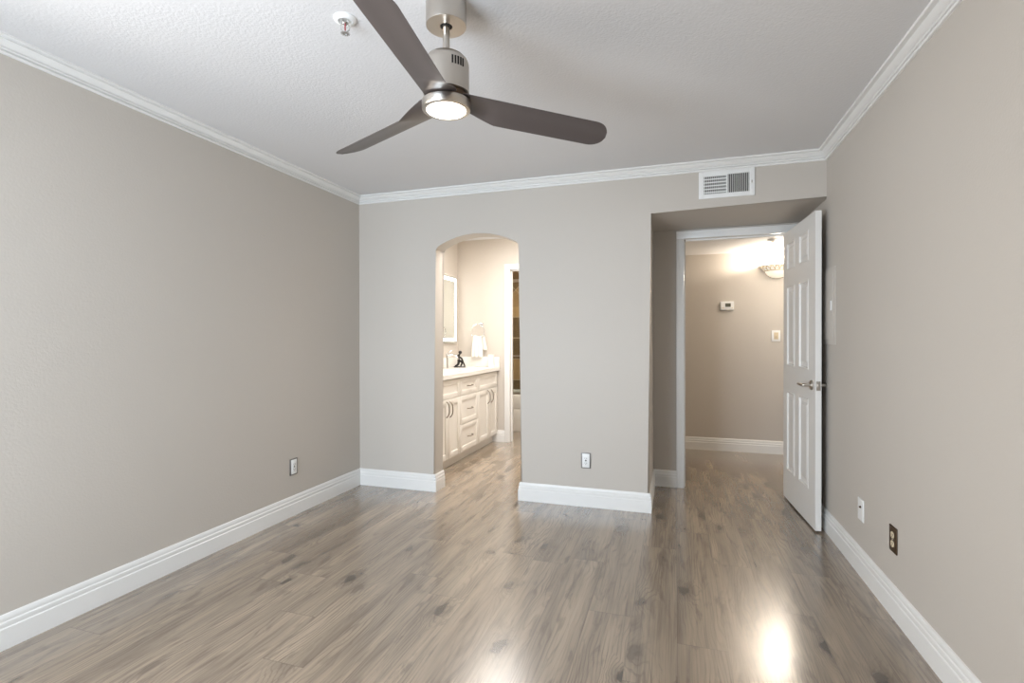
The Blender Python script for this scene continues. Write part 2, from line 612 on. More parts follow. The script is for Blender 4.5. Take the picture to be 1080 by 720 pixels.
# wall around the door
mb = MB()
mb.box(ALX, DX0-0.018, ALY, HY0, 0, ALZ)
mb.box(DX1+0.018, XR, ALY, HY0, 0, ALZ)
mb.box(DX0-0.018, DX1+0.018, ALY, HY0, DZ+0.018, ALZ)
struct('wall_doorway', mb, WALL, 'strip of greige wall around the doorway frame', 'wall', smooth=False)
# hall
mb = MB()
mb.box(ALX-0.4, 2.4, HY1, HY1+0.1, 0, HZ)
struct('wall_hall_far', mb, WALL, 'greige hallway wall with the sconce and thermostat', 'wall', smooth=False)
mb = MB()
mb.box(ALX-0.4, ALX-0.3, HY0, HY1, 0, HZ)
struct('wall_hall_left', mb, WALL, 'end wall of the hallway hidden left of the doorway', 'wall', smooth=False)
mb = MB()
mb.box(2.3, 2.4, HY0, HY1, 0, HZ)
struct('wall_hall_right', mb, WALL, 'end wall of the hallway hidden behind the open door', 'wall', smooth=False)
mb = MB()
mb.box(XR, 2.4, HY0-0.1, HY0, 0, HZ)
mb.box(ALX-0.4, ALX-0.11, HY0-0.1, HY0, 0, HZ)
struct('wall_hall_near', mb, WALL, 'near side wall of the hallway beyond the bedroom', 'wall', smooth=False)
# bathroom
mb = MB()
mb.box(XL, -1.862-0.018, BY1, BY1+0.11, 0, ZC)
mb.box(-1.06+0.018, BXR+0.1, BY1, BY1+0.11, 0, ZC)
mb.box(-1.88, -1.042, BY1, BY1+0.11, 2.063, ZC)
struct('wall_bath_end', mb, BATHW, 'pale bathroom end wall with the towel ring and shower doorway', 'wall', smooth=False)
mb = MB()
mb.box(XL+0.0005, XL+0.004, YBB, BY1, 0, ZC)
struct('wall_bath_left', mb, BATHW, 'pale bathroom wall behind the vanity and mirror', 'wall', smooth=False)
mb = MB()
mb.box(BXR, BXR+0.1, YBB, 7.4, 0, ZC)
struct('wall_bath_right', mb, BATHW, 'hidden right wall of the bathroom', 'wall', smooth=False)
mb = MB()
mb.box(XL, BXR, 7.22, 7.4, 0, ZC)
struct('wall_shower', mb, TILE, 'brown tiled shower wall with a diamond band', 'wall', smooth=False)

# ---------------------------------------------------------------- baseboards
BASE = [(0, 0), (0.016, 0), (0.016, 0.083), (0.0125, 0.087), (0.0125, 0.090), (0.0138, 0.094), (0.0125, 0.106), (0.009, 0.110),
        (0.009, 0.113), (0.0098, 0.117), (0.0085, 0.127), (0.005, 0.135), (0, 0.137)]
def bb(name, p0, p1, n, m0, m1, label):
    return molding(name, p0, p1, n, BASE, m0, m1, TRIM, label, 'baseboard')
bb('baseboard_left', (XL, YR), (XL, YB), (1, 0), 0, 1, 'white stepped baseboard along the left wall')
bb('baseboard_right', (XR, YR), (XR, ALY), (-1, 0), 0, 1, 'white stepped baseboard along the right wall running behind the door')
bb('baseboard_back_left', (XL, YB), (AX0, YB), (0, -1), 1, -1, 'white baseboard between the left corner and the arch')
bb('baseboard_arch_left', (AX0, YB), (AX0, YBB), (1, 0), -1, 0, 'short white baseboard return on the left jamb of the arch')
bb('baseboard_arch_right', (AX1, YB), (AX1, YBB), (-1, 0), -1, 0, 'short white baseboard return on the right jamb of the arch')
bb('baseboard_back_right', (AX1, YB), (ALX, YB), (0, -1), -1, -1, 'white baseboard between the arch and the door recess')
bb('baseboard_alcove_side', (ALX, YB), (ALX, ALY), (1, 0), -1, 1, 'white baseboard on the side wall of the door recess')
bb('baseboard_alcove_back', (ALX, ALY), (0.011, ALY), (0, -1), 1, 0, 'short shaded baseboard left of the door casing')
bb('baseboard_hall', (ALX-0.3, HY1), (2.3, HY1), (0, -1), 1, 1, 'white baseboard along the hallway wall beyond the doorway')
bb('baseboard_bath', (-2.08, BY1), (-1.928, BY1), (0, -1), 0, 0, 'short white baseboard between vanity and shower door casing')

# ---------------------------------------------------------------- crown moulding
h = ZC-2.358
CROWN = [(0, 0), (0.010, 0), (0.012, 0.003), (0.012, 0.010), (0.0045, 0.0115), (0.0045, 0.0145), (0.0150, 0.016), (0.0180, 0.020), (0.0165, 0.0235), (0.0110, 0.0250)]
for k in range(8):
    a = k/7
    CROWN.append((0.0115+0.0285*a, 0.0265+0.0205*(a*0.35+0.65*a*a)))
CROWN += [(0.0370, 0.0490), (0.0370, 0.0510), (0.0560, 0.0515), (0.0580, 0.0540), (0.0580, h), (0, h)]
molding('trim_1', (XL, YR), (XL, YB), (1, 0), CROWN, 0, 1, TRIM, 'white crown moulding above the left wall', 'crown moulding', 2.358)
molding('trim_2', (XL, YB), (XR, YB), (0, -1), CROWN, 1, 1, TRIM, 'white crown moulding above the back wall', 'crown moulding', 2.358)
molding('trim_3', (XR, YR), (XR, YB), (-1, 0), CROWN, 0, 1, TRIM, 'white crown moulding above the right wall', 'crown moulding', 2.358)

# ---------------------------------------------------------------- door casings and jambs
def casing(name, x0, x1, z1, y, wd, label, depth, dirn=-1):
    """door frame: jamb lining + casing on the viewer side of the wall plane y"""
    mb = MB()
    t = 0.016
    def leg(a, b, inner_right):
        mb.box(a, b, y-t, y, 0, z1, 0.003)
        if inner_right:
            mb.box(a, a+0.018, y-t-0.004, y-0.002, 0, z1+0.0, 0.002)
        else:
            mb.box(b-0.018, b, y-t-0.004, y-0.002, 0, z1+0.0, 0.002)
    leg(x0-wd, x0, True)
    leg(x1, x1+wd, False)
    mb.box(x0-wd, x1+wd, y-t, y, z1, z1+wd, 0.003)
    mb.box(x0-wd, x1+wd, y-t-0.004, y-0.002, z1+wd-0.018, z1+wd, 0.002)
    # jamb lining
    mb.box(x0-0.018, x0, y-0.002, y+depth, 0, z1+0.018, 0.001)
    mb.box(x1, x1+0.018, y-0.002, y+depth, 0, z1+0.018, 0.001)
    mb.box(x0, x1, y-0.002, y+depth, z1, z1+0.018, 0.001)
    # stop strips
    mb.box(x0, x0+0.011, y+0.045, y+0.08, 0, z1)
    mb.box(x1-0.011, x1, y+0.045, y+0.08, 0, z1)
    mb.box(x0, x1, y+0.045, y+0.08, z1-0.011, z1)
    return struct(name, mb, TRIM, label, 'door casing')


cs = casing('trim_4', DX0, DX1, DZ, ALY, 0.061, 'white casing and jamb around the bedroom doorway', 0.12)
mb = MB()
mb.box(DX0-0.0005, DX0+0.0018, ALY+0.004, ALY+0.034, 0.895, 0.955, 0.0008)
mb.build('strike_plate', NICKEL, cs)
casing('trim_5', -1.862, -1.06, 2.045, BY1, 0.065, 'white casing around the shower room doorway', 0.11)

# ---------------------------------------------------------------- six-panel door
HX, HY = 0.832, 4.398             # hinge corner of the leaf
dang = math.atan2(-0.9985, 0.0541)     # free edge direction from the hinge
LW, LT, LZ0, LZ1 = 0.760, 0.035, 0.012, 2.028
# local frame: X from hinge to free edge, Y = thickness (0 = room/wall-side face)
door = thing('door_1', 'white six panel door standing open against the right wall', 'door', (HX+0.003, HY, 0), dang, kind='structure')
# hall face (visible) lies at local y = -LT, wall-side face at y = 0  (checked against the plan)
cols = [(0.100, 0.305), (0.410, 0.622)]
rows = [(0.235, 0.828), (1.020, 1.612), (1.735, 1.940)]


def door_leaf():
    mb = MB()
    xs = sorted({0, LW} | {c for p in cols for c in p})
    zs = sorted({LZ0, LZ1} | {c for p in rows for c in p})
    for side, y in ((0, 0.0), (1, -LT)):
        s = 1 if side == 0 else -1
        def V(x, z, d):
            return mb.bm.verts.new((x, y - s*d, z))
        for xa, xb in zip(xs, xs[1:]):
            for za, zb in zip(zs, zs[1:]):
                ispanel = any(abs(xa-p[0]) < 1e-6 for p in cols) and any(abs(za-q[0]) < 1e-6 for q in rows)
                if not ispanel:
                    mb.bm.faces.new([V(xa, za, 0), V(xb, za, 0), V(xb, zb, 0), V(xa, zb, 0)])
                else:
                    steps = [(0, 0), (0.004, -0.0035), (0.010, -0.0030), (0.016, 0.007), (0.026, 0.0085), (0.034, 0.0085), (0.052, 0.002)]
                    prev = None
                    for ins, d in steps:
                        q = [V(xa+ins, za+ins, d), V(xb-ins, za+ins, d), V(xb-ins, zb-ins, d), V(xa+ins, zb-ins, d)]
                        if prev:
                            for k in range(4):
                                mb.bm.faces.new([prev[k], prev[(k+1) % 4], q[(k+1) % 4], q[k]])
                        prev = q
                    mb.bm.faces.new(prev)
    # edges
    def Q(pts):
        mb.bm.faces.new([mb.bm.verts.new(p) for p in pts])
    for x in (0, LW):
        Q([(x, 0, LZ0), (x, -LT, LZ0), (x, -LT, LZ1), (x, 0, LZ1)])
    for z in (LZ0, LZ1):
        Q([(0, 0, z), (LW, 0, z), (LW, -LT, z), (0, -LT, z)])
    bmesh.ops.remove_doubles(mb.bm, verts=mb.bm.verts[:], dist=1e-5)
    return mb.build('door_leaf', DOORP, door, angle=14)


door_leaf()


def lever(side):
    s = 1 if side > 0 else -1
    y0 = 0.0 if side > 0 else -LT
    hx, hz = LW-0.066, 0.925
    mb = MB()
    rot = Matrix.Translation((hx, y0, hz)) @ Matrix.Rotation(-s*PI/2, 4, 'X')
    mb.lathe([(0.0, 0), (0.032, 0), (0.032, 0.006), (0.028, 0.011), (0.013, 0.013), (0.0, 0.013)], 32, m=rot)
    r = mb.build('door_handle', NICKEL, door)
    mb = MB()
    mb.tube([(hx, y0+s*0.010, hz), (hx, y0+s*0.040, hz), (hx-0.003, y0+s*0.049, hz), (hx-0.012, y0+s*0.054, hz),
             (hx-0.05, y0+s*0.056, hz), (hx-0.105, y0+s*0.054, hz)], [0.0105, 0.0105, 0.0105, 0.010, 0.0088, 0.0078], 14)
    mb.build('lever', NICKEL, r)


lever(1)
lever(-1)
mb = MB()
mb.box(LW-0.0005, LW+0.0018, -LT+0.005, -0.005, 0.896, 0.954, 0.0008)
mb.box(LW, LW+0.009, -LT/2-0.007, -LT/2+0.007, 0.914, 0.936, 0.002)
mb.build('latch_plate', NICKEL, door)
for hz in (0.22, 1.02, 1.80):
    mb = MB()
    mb.tube([(-0.004, 0.006, hz-0.045), (-0.004, 0.006, hz+0.045)], 0.006, 12)
    mb.box(-0.001, 0.0012, -LT+0.006, 0.004, hz-0.045, hz+0.045)
    mb.build('hinge', NICKEL, door)

# ---------------------------------------------------------------- ceiling fan
FX, FY = -0.773, 1.658
fan = thing('ceiling_fan', 'brushed nickel three blade ceiling fan with glowing round light', 'ceiling fan', (FX, FY, ZC))
zz = lambda z: z-ZC
mb = MB()
mb.lathe([(0.0, 0), (0.070, 0), (0.0715, -0.004), (0.0715, zz(2.336)), (0.0705, zz(2.333)), (0.022, zz(2.333)), (0.022, zz(2.350)), (0, zz(2.350))], 64)
can = mb.build('canopy', NICKEL, fan)
mb = MB()
mb.lathe([(0.0, zz(2.349)), (0.0215, zz(2.349)), (0.0215, zz(2.337)), (0.018, zz(2.335)), (0, zz(2.335))], 32)
mb.build('hanger_ball', DARK, can)
mb = MB()
mb.lathe([(0, zz(2.352)), (0.0125, zz(2.352)), (0.0125, zz(2.225)), (0, zz(2.225))], 24)
mb.build('downrod', NICKEL, fan)
mb = MB()
mb.lathe([(0, zz(2.236)), (0.030, zz(2.235)), (0.050, zz(2.230)), (0.065, zz(2.222)), (0.075, zz(2.211)), (0.080, zz(2.199)), (0.081, zz(2.190)),
          (0.081, zz(2.094)), (0.078, zz(2.092)), (0, zz(2.092))], 64)
mot = mb.build('motor_housing', NICKEL, fan)
# cooling slots on the shoulder of the housing
vr = 0.0812
for k, (da, dz) in enumerate(((-0.20, 0), (-0.07, 0), (0.06, 0.0), (0.19, 0), (0.32, 0))):
    a = -PI/2+0.90+da
    mt = Matrix.Translation((math.cos(a)*vr, math.sin(a)*vr, zz(2.182))) @ Matrix.Rotation(a, 4, 'Z')
    mb = MB()
    mb.box(-0.001, 0.0008, -0.0030, 0.0030, -0.016, 0.012, m=mt)
    mb.build('cooling_slot', DARK, mot)
mb = MB()
mb.lathe([(0, zz(2.093)), (0.073, zz(2.093)), (0.073, zz(2.064)), (0, zz(2.064))], 48)
mb.build('blade_hub', BRONZE_GAPSHADE, fan)  # brown colour carries the shade of the gap above the light ring
mb = MB()
mb.lathe([(0.0, zz(2.067)), (0.083, zz(2.067)), (0.0865, zz(2.064)), (0.0865, zz(2.040)), (0.084, zz(2.036)), (0.071, zz(2.035)), (0.069, zz(2.038)), (0.0, zz(2.038))], 64)
ring = mb.build('light_ring', NICKEL, fan)
mb = MB()
mb.lathe([(0.0695, zz(2.037)), (0.068, zz(2.034)), (0.055, zz(2.030)), (0.03, zz(2.0275)), (0, zz(2.027))], 48)
mb.build('light_diffuser', LAMPGLOW, fan)

PITCHB = math.radians(17.3)
ZBL = zz(2.058)
K = 0.965


def make_blade():
    mb = MB()
    R = 0.645
    R0 = 0.050
    nr, nc = 64, 9
    top, bot = [], []
    for i in range(nr+1):
        u = i/nr
        r = R0 + (R-R0)*(1-(1-u)**1.15)
        # chord limits: straight cw edge, flared ccw edge with a kink, rounded tip
        cw0 = -(0.0674 - 0.1298*r)
        full = 0.060 + 0.132*r
        flare = 0.058 + (r-R0)*(0.088-0.058)/(0.186-R0)
        k = 0.003
        d = full-flare
        cc0 = 0.5*(full+flare-math.sqrt(d*d+k*k))
        cw, cc = cw0, cc0
        tl = 0.068
        if r > R-tl:
            q = (r-(R-tl))/tl
            s = math.sqrt(max(0, 1-q**2.1))
            mid = cw0*0.45+cc0*0.55
            cw = mid+(cw0-mid)*s
            cc = mid+(cc0-mid)*s
        # the straight edge is the twist axis: flat in the hub slot, full pitch beyond the kink
        tw = min(1.0, max(0.0, (r-0.070)/0.115))
        th = PITCHB*tw
        rowt, rowb = [], []
        for j in range(nc+1):
            o = cw+(cc-cw)*j/nc
            edge = min(j, nc-j)/nc
            tk = 0.0035*min(1.0, 0.25+edge*5) if 0 < j < nc else 0.0010
            camber = 0.004*math.sin(PI*j/nc)
            y = cw0*math.cos(PITCHB)+(o-cw0)*math.cos(th)
            z = -cw0*math.sin(PITCHB)-(o-cw0)*math.sin(th)+camber*tw
            rowt.append(mb.bm.verts.new((r, y, ZBL+z+tk)))
            rowb.append(mb.bm.verts.new((r, y, ZBL+z-tk)))
        top.append(rowt)
        bot.append(rowb)
    for i in range(nr):
        for j in range(nc):
            mb.bm.faces.new((top[i][j], top[i][j+1], top[i+1][j+1], top[i+1][j]))
            mb.bm.faces.new((bot[i][j], bot[i+1][j], bot[i+1][j+1], bot[i][j+1]))
        for j in (0, nc):
            mb.bm.faces.new((top[i][j], top[i+1][j], bot[i+1][j], bot[i][j]))
    for j in range(nc):
        mb.bm.faces.new((top[0][j], bot[0][j], bot[0][j+1], top[0][j+1]))
        mb.bm.faces.new((top[nr][j], bot[nr][j], bot[nr][j+1], top[nr][j+1]))
    bmesh.ops.remove_doubles(mb.bm, verts=mb.bm.verts[:], dist=1e-6)
    return mb.build('fan_blade', BLADE, fan, angle=50)


bl = make_blade()
AZ = math.radians(31.4)
bl.rotation_euler = (0, 0, AZ)
for k in (1, 2):
    c = bl.copy()
    COL.objects.link(c)
    c.parent = fan
    c.rotation_euler = (0, 0, AZ+k*2*PI/3)


# ---------------------------------------------------------------- fire sprinklers
def sprinkler(label, loc, rz=0.0):
    t = thing('fire_sprinkler', label, 'sprinkler', loc, rz)
    mb = MB()
    mb.lathe([(0, 0), (0.042, 0), (0.042, -0.003), (0.037, -0.008), (0.026, -0.011), (0.023, -0.002), (0, -0.002)], 40)
    mb.build('escutcheon', WPLAST, t)
    mb = MB()
    mb.lathe([(0, -0.003), (0.012, -0.003), (0.012, -0.016), (0.008, -0.020), (0, -0.020)], 20)
    for s in (-1, 1):
        mb.tube([(s*0.009, 0, -0.016), (s*0.016, 0, -0.026), (s*0.014, 0, -0.040), (s*0.004, 0, -0.050), (0, 0, -0.052)], 0.0028, 8)
    mb.build('sprinkler_frame', CHROME, t)
    mb = MB()
    mb.tube([(0, 0, -0.020), (0, 0, -0.044)], 0.0025, 10)
    mb.build('glass_bulb', RED, t)
    mb = MB()
    n = 12
    mb.lathe([(0, -0.051), (0.007, -0.052), (0.007, -0.054), (0, -0.054)], 20)
    for k in range(n):
        a = 2*PI*k/n
        mb.box(0.005, 0.017, -0.0022, 0.0022, -0.0545, -0.0530, m=Matrix.Rotation(a, 4, 'Z'))
    mb.build('deflector', CHROME, t)
    return t


sprinkler('white and chrome fire sprinkler head on the bedroom ceiling near the fan', (-1.172, 1.629, ZC), 0.6)
sprinkler('small fire sprinkler head on the hallway ceiling above the sconce', (0.870, 5.30, HZ), 0.3)

# ---------------------------------------------------------------- air vent
vx0, vx1, vz0, vz1 = 0.155, 0.504, 2.174, 2.3575
vent = thing('air_vent', 'white louvred air vent on the back wall above the door recess', 'vent', ((vx0+vx1)/2, YB, vz0))
vw, vh = (vx1-vx0)/2, vz1-vz0
gx0, gxm, gx1, gz0, gz1 = -vw+0.034, 0.004, vw-0.034, 0.030, vh-0.030
mb = MB()
T = 0.010
mb.box(-vw, gx0, -T, 0, 0, vh, 0.0025)
mb.box(gx1, vw, -T, 0, 0, vh, 0.0025)
mb.box(gx0-0.003, gx1+0.003, -T, 0, 0, gz0, 0.0025)
mb.box(gx0-0.003, gx1+0.003, -T, 0, gz1, vh, 0.0025)
mb.box(gxm-0.005, gxm+0.005, -T, 0, gz0-0.003, gz1+0.003, 0.001)
mb.build('vent_frame', WPLAST, vent)
mb = MB()
mb.box(gx0, gx1, -0.0012, -0.0004, gz0, gz1)
mb.build('vent_backing', DARK, vent)
mb = MB()
nl = 12
for a, b in ((gx0, gxm-0.005), (gxm+0.005, gx1)):
    for k in range(nl):
        x = a+(b-a)*(k+0.5)/nl
        mt = Matrix.Translation((x, -0.0055, 0)) @ Matrix.Rotation(0.0 if a == gx0 else -0.6, 4, 'Z')
        mb.box(-0.0019 if a == gx0 else -0.0009, 0.0019 if a == gx0 else 0.0009, -0.0044, 0.0038, gz0-0.001, gz1+0.001, m=mt)
mb.build('louvres', WPLAST, vent, smooth=False)
mb = MB()
for k in range(6):
    z = gz0+(gz1-gz0)*(k+0.45)/5.6
    mb.box(gx0, gxm-0.004, -0.0094, -0.0075, z-0.0036, z+0.0036)
mb.build('cross_bars', WPLAST, vent, smooth=False)
mb = MB()
mb.box(gx1+0.012, gx1+0.018, -T-0.006, -T+0.001, vh*0.44, vh*0.54, 0.001)
mb.build('damper_lever', NICKEL, vent)


# ---------------------------------------------------------------- wall plates
def plate(mb, w, hgt, t=0.006):
    mb.box(-w/2, w/2, -t, 0, -hgt/2, hgt/2, 0.0025, 3)


def outlet(label, loc, rz, pm, rm, sm=None, w=0.072, hgt=0.114, decora=False):
    t = thing('wall_outlet', label, 'outlet', loc, rz)
    mb = MB()
    plate(mb, w, hgt)
    mb.build('cover_plate', pm, t)
    if decora:
        mb = MB()
        mb.box(-0.027, 0.027, -0.0080, -0.004, -0.050, 0.050, 0.0015)
        mb.build('inner_cover', rm, t)
        mb = MB()
        mb.box(-0.0165, 0.0165, -0.0095, -0.004, -0.034, 0.034, 0.0015)
        rec = mb.build('receptacle', rm, t)
        mb = MB()
        for zc in (-0.017, 0.017):
            for sx in (-1, 1):
                mb.box(sx*0.0063-0.0012, sx*0.0063+0.0012, -0.0100, -0.0090, zc-0.004, zc+0.005)
            mb.box(-0.002, 0.002, -0.0100, -0.0090, zc-0.011, zc-0.007)
        mb.box(-0.006, 0.006, -0.0100, -0.0090, -0.0035, 0.0035)
        mb.build('slots', DARK, rec, smooth=False)
    else:
        for zc in (-0.0195, 0.0195):
            mb = MB()
            mb.lathe([(0, 0), (0.0168, 0), (0.0165, 0.0030), (0, 0.0030)], 28, m=Matrix.Translation((0, -0.0055, zc)) @ Matrix.Rotation(PI/2, 4, 'X'), sy=0.88)
            rec = mb.build('receptacle', rm, t)
            mb = MB()
            for sx in (-1, 1):
                mb.box(sx*0.0063-0.0011, sx*0.0063+0.0011, -0.0090, -0.0080, zc-0.002, zc+0.006)
            mb.box(-0.002, 0.002, -0.0090, -0.0080, zc-0.009, zc-0.005)
            mb.build('slots', DARK, rec, smooth=False)
        mb = MB()
        mb.lathe([(0, 0), (0.003, 0), (0.002, 0.0014), (0, 0.0014)], 12, m=Matrix.Translation((0, -0.006, 0)) @ Matrix.Rotation(PI/2, 4, 'X'))
        mb.build('screw', NICKEL, t)
    return t


METAL_RIMSHADE = mat('grey_metal_and_rim_shade', srgb(120, 116, 112), 0.35, 0.6, var=(30, 0.05))  # grey rim on the left outlet stands for the raised plate's shadow
outlet('white outlet in a dark rim on the back wall right of the arch', (-0.620, YB, 0.336), 0, METAL_RIMSHADE, WPLAST, decora=True)
outlet('pale outlet with its edge shadow coloured as a dark rim on the left wall near the corner', (XL, 2.920, 0.338), PI/2, METAL_RIMSHADE, WPLAST, decora=True)
outlet('brown duplex outlet with two cream receptacles on the right wall', (XR, 2.655, 0.336), -PI/2, BRONZE_GAPSHADE, BPLAST, w=0.078)
# wider white insert panels of the two rimmed outlets are part of the decora plates
jk = thing('cable_jack', 'white cable jack plate on the right wall between door and brown outlet', 'wall plate', (XR, 3.067, 0.336), -PI/2)
mb = MB()
plate(mb, 0.082, 0.114)
mb.build('cover_plate', WPLAST, jk)
mb = MB()
mb.lathe([(0, 0), (0.0062, 0), (0.0062, 0.004), (0.0045, 0.004), (0.0045, 0.009), (0, 0.009)], 16, m=Matrix.Translation((0.008, -0.005, 0.016)) @ Matrix.Rotation(PI/2, 4, 'X'))
mb.build('coax_socket', BRONZE_GAPSHADE, jk)

# electrical panel, painted over in the wall colour
ep = thing('breaker_panel', 'breaker panel cover painted like the right wall, behind the open door', 'breaker panel', (XR, 3.69, 1.425), -PI/2)
mb = MB()
mb.box(-0.185, 0.185, -0.007, 0, -0.238, 0.238, 0.002)
mb.build('panel_frame', WALL, ep)
mb = MB()
mb.box(-0.125, 0.150, -0.0115, -0.006, -0.205, 0.205, 0.002)
dr = mb.build('panel_door', WALL, ep)
mb = MB()
mb.box(0.118, 0.138, -0.017, -0.011, -0.030, 0.030, 0.002)
mb.build('latch', WPLAST, dr)

# ---------------------------------------------------------------- hall things
th = thing('thermostat', 'white thermostat with grey screen on the hallway wall', 'thermostat', (0.539, HY1, 1.580))
mb = MB()
mb.box(-0.068, 0.068, -0.028, 0, -0.047, 0.047, 0.006, 3)
mb.build('thermostat_body', WPLAST, th)
mb = MB()
mb.box(-0.020, 0.036, -0.0295, -0.027, -0.012, 0.026, 0.001)
mb.build('screen', SCREEN, th)
mb = MB()
mb.box(-0.05, -0.034, -0.030, -0.027, -0.028, -0.020, 0.001)
mb.build('button', BPLAST, th)
mb = MB()
mb.box(0.044, 0.056, -0.030, -0.027, -0.028, -0.020, 0.001)
mb.build('button', BPLAST, th)

sw = thing('light_switch', 'white light switch plate with beige toggle on the hallway wall', 'light switch', (1.020, HY1, 1.252))
mb = MB()
plate(mb, 0.082, 0.118)
mb.build('cover_plate', WPLAST, sw)
mb = MB()
mb.box(-0.021, 0.021, -0.0078, -0.004, -0.036, 0.036, 0.001)
tg = mb.build('toggle_surround', BPLAST, sw)
mb = MB()
mb.box(-0.005, 0.005, -0.020, -0.006, -0.002, 0.013, 0.0015, m=Matrix.Rotation(0.25, 4, 'X'))
mb.build('toggle', BPLAST, tg)

sx, sz = 1.030, 1.995
sc_ = thing('wall_sconce', 'glowing half bowl uplight sconce on the hallway wall', 'wall sconce', (sx, HY1, sz))
def half(mb, prof, n=40):
    mb.lathe(prof, n, a0=-PI, a1=0.0)
mb = MB()
half(mb, [(0.168, 0.0), (0.178, 0.0), (0.181, -0.006), (0.178, -0.014), (0.168, -0.014), (0.168, 0.0)])
half(mb, [(0.118, -0.052), (0.124, -0.050), (0.126, -0.057), (0.120, -0.062), (0.114, -0.058), (0.118, -0.052)])
for k in range(10):
    a = -PI+PI*(k+0.5)/10
    for sgn in (-1, 1):
        pts = []
        for q in range(7):
            f = q/6
            aa = a+sgn*(PI/20)*math.sin(f*PI/2)
            rr = 0.174+(0.121-0.174)*f
            pts.append((rr*math.cos(aa), rr*math.sin(aa), -0.008-0.048*f))
        mb.tube(pts, 0.0055, 8)
mb.build('sconce_rim', PLASTER, sc_)
mb = MB()
half(mb, [(0.166, -0.006), (0.146, -0.032), (0.118, -0.056), (0.112, -0.075), (0.092, -0.100), (0.060, -0.120), (0.02, -0.130), (0, -0.131)])
mb.build('glass_bowl', HALLGLASS, sc_)
mb = MB()
mb.box(-0.05, 0.05, -0.012, 0, -0.12, -0.02, 0.003)
mb.build('mounting_plate', PLASTER, sc_)
light('sconce_lamp', 'POINT', (sx, HY1-0.11, sz+0.035), 56, (1.0, 0.88, 0.73), size=0.04)

# ---------------------------------------------------------------- bathroom: vanity
VF = -2.017                       # cabinet face plane
VY0, VY1 = 4.066, 5.733
van = thing('vanity_cabinet', 'cream shaker vanity cabinet in the bathroom beyond the arch', 'vanity cabinet', (-2.28, 4.9, 0))
vl = van.location.copy()
mb = MB()
mb.box(XL+0.006, VF-0.020, VY0, VY0+0.018, 0.095, 0.850)
mb.box(XL+0.006, VF-0.020, VY1-0.018, VY1, 0.095, 0.850)
mb.box(XL+0.006, VF-0.020, VY0+0.018, VY1-0.018, 0.095, 0.113)
mb.box(VF-0.038, VF-0.020, VY0+0.018, VY1-0.018, 0.113, 0.850)
mb.build('cabinet_body', CABINET, van, shift=vl, smooth=False)
mb = MB()
mb.box(XL+0.02, -2.080, VY0+0.02, VY1, 0, 0.096)
mb.build('toe_kick', CABINET, van, shift=vl, smooth=False)


def shaker(name, y0, y1, z0, z1, rail=0.055):
    mb = MB()
    g_ = 0.0018
    y0, y1, z0, z1 = y0+g_, y1-g_, z0+g_, z1-g_
    r = min(rail, (z1-z0)*0.28)
    mb.box(VF-0.019, VF-0.008, y0+0.01, y1-0.01, z0+0.01, z1-0.01)
    mb.box(VF-0.019, VF, y0, y0+rail, z0, z1, 0.0015)
    mb.box(VF-0.019, VF, y1-rail, y1, z0, z1, 0.0015)
    mb.box(VF-0.019, VF, y0+rail-0.001, y1-rail+0.001, z0, z0+r, 0.0015)
    mb.box(VF-0.019, VF, y0+rail-0.001, y1-rail+0.001, z1-r, z1, 0.0015)
    return mb.build(name, CABINET, van, shift=vl)


def pull(parent, y, z, vertical, L=0.15):
    mb = MB()
    hl = L/2
    pts = []
    for k in range(15):
        f = -1+2*k/14
        out = 0.030*(1-abs(f)**3.5)
        pts.append((VF+out, y, z+f*hl) if vertical else (VF+out, y+f*hl, z))
    mb.tube(pts, 0.0055, 10)
    mb.build('bar_pull', PULL, parent, shift=vl)


PULL = mat('satin_nickel_pull', srgb(150, 140, 128), 0.3, 1.0, bump=(200, 0.02, 0.0005))
YS = [4.080, 4.348, 4.622, 5.107, 5.453, 5.730]
zt, zm, zb = 0.842, 0.662, 0.100
shaker('false_drawer_front', YS[0], YS[2], zm, zt)
pull(shaker('cabinet_door', YS[0], YS[1], zb, zm), 4.309, 0.570, True)
pull(shaker('cabinet_door', YS[1], YS[2], zb, zm), 4.386, 0.564, True)
for z0, z1 in ((zm, zt), (0.375, zm), (zb, 0.375)):
    pull(shaker('drawer', YS[2], YS[3], z0, z1, 0.05), 4.866, (z0+z1)/2, False, 0.13)
shaker('false_drawer_front', YS[3], YS[5], zm, zt)
pull(shaker('cabinet_door', YS[3], YS[4], zb, zm), 5.400, 0.570, True)
pull(shaker('cabinet_door', YS[4], YS[5], zb, zm), 5.508, 0.570, True)

CT = 0.893
ct = thing('vanity_countertop', 'white quartz countertop with backsplash on the cream vanity', 'countertop', (-2.28, 4.9, 0.852))
cl = ct.location.copy()
mb = MB()
SY0, SY1, SX0, SX1 = 4.98, 5.42, -2.37, -2.10
for b in ((XL+0.006, SX0, VY0-0.02, VY1+0.010), (SX1, -1.990, VY0-0.02, VY1+0.010), (SX0, SX1, VY0-0.02, SY0), (SX0, SX1, SY1, VY1+0.010)):
    mb.box(b[0], b[1], b[2], b[3], 0.852, CT)
mb.build('slab', QUARTZ, ct, shift=cl, smooth=False)
mb = MB()
mb.box(XL+0.006, XL+0.024, VY0-0.02, VY1+0.010, CT, 1.010, 0.002)
mb.build('backsplash', QUARTZ, ct, shift=cl)
mb = MB()
mb.box(XL+0.024, -1.993, VY1-0.008, VY1+0.010, CT, 1.012, 0.002)
mb.build('side_splash', QUARTZ, ct, shift=cl)
mb = MB()
pr = []
A = [(SX0, SY0), (SX1, SY0), (SX1, SY1), (SX0, SY1)]
rows_ = []
for zq, ins in ((CT-0.02, 0.0), (CT-0.10, 0.012), (CT-0.13, 0.04)):
    rows_.append([mb.bm.verts.new((x+(ins if x == SX0 else -ins), y+(ins if y == SY0 else -ins), zq)) for x, y in A])
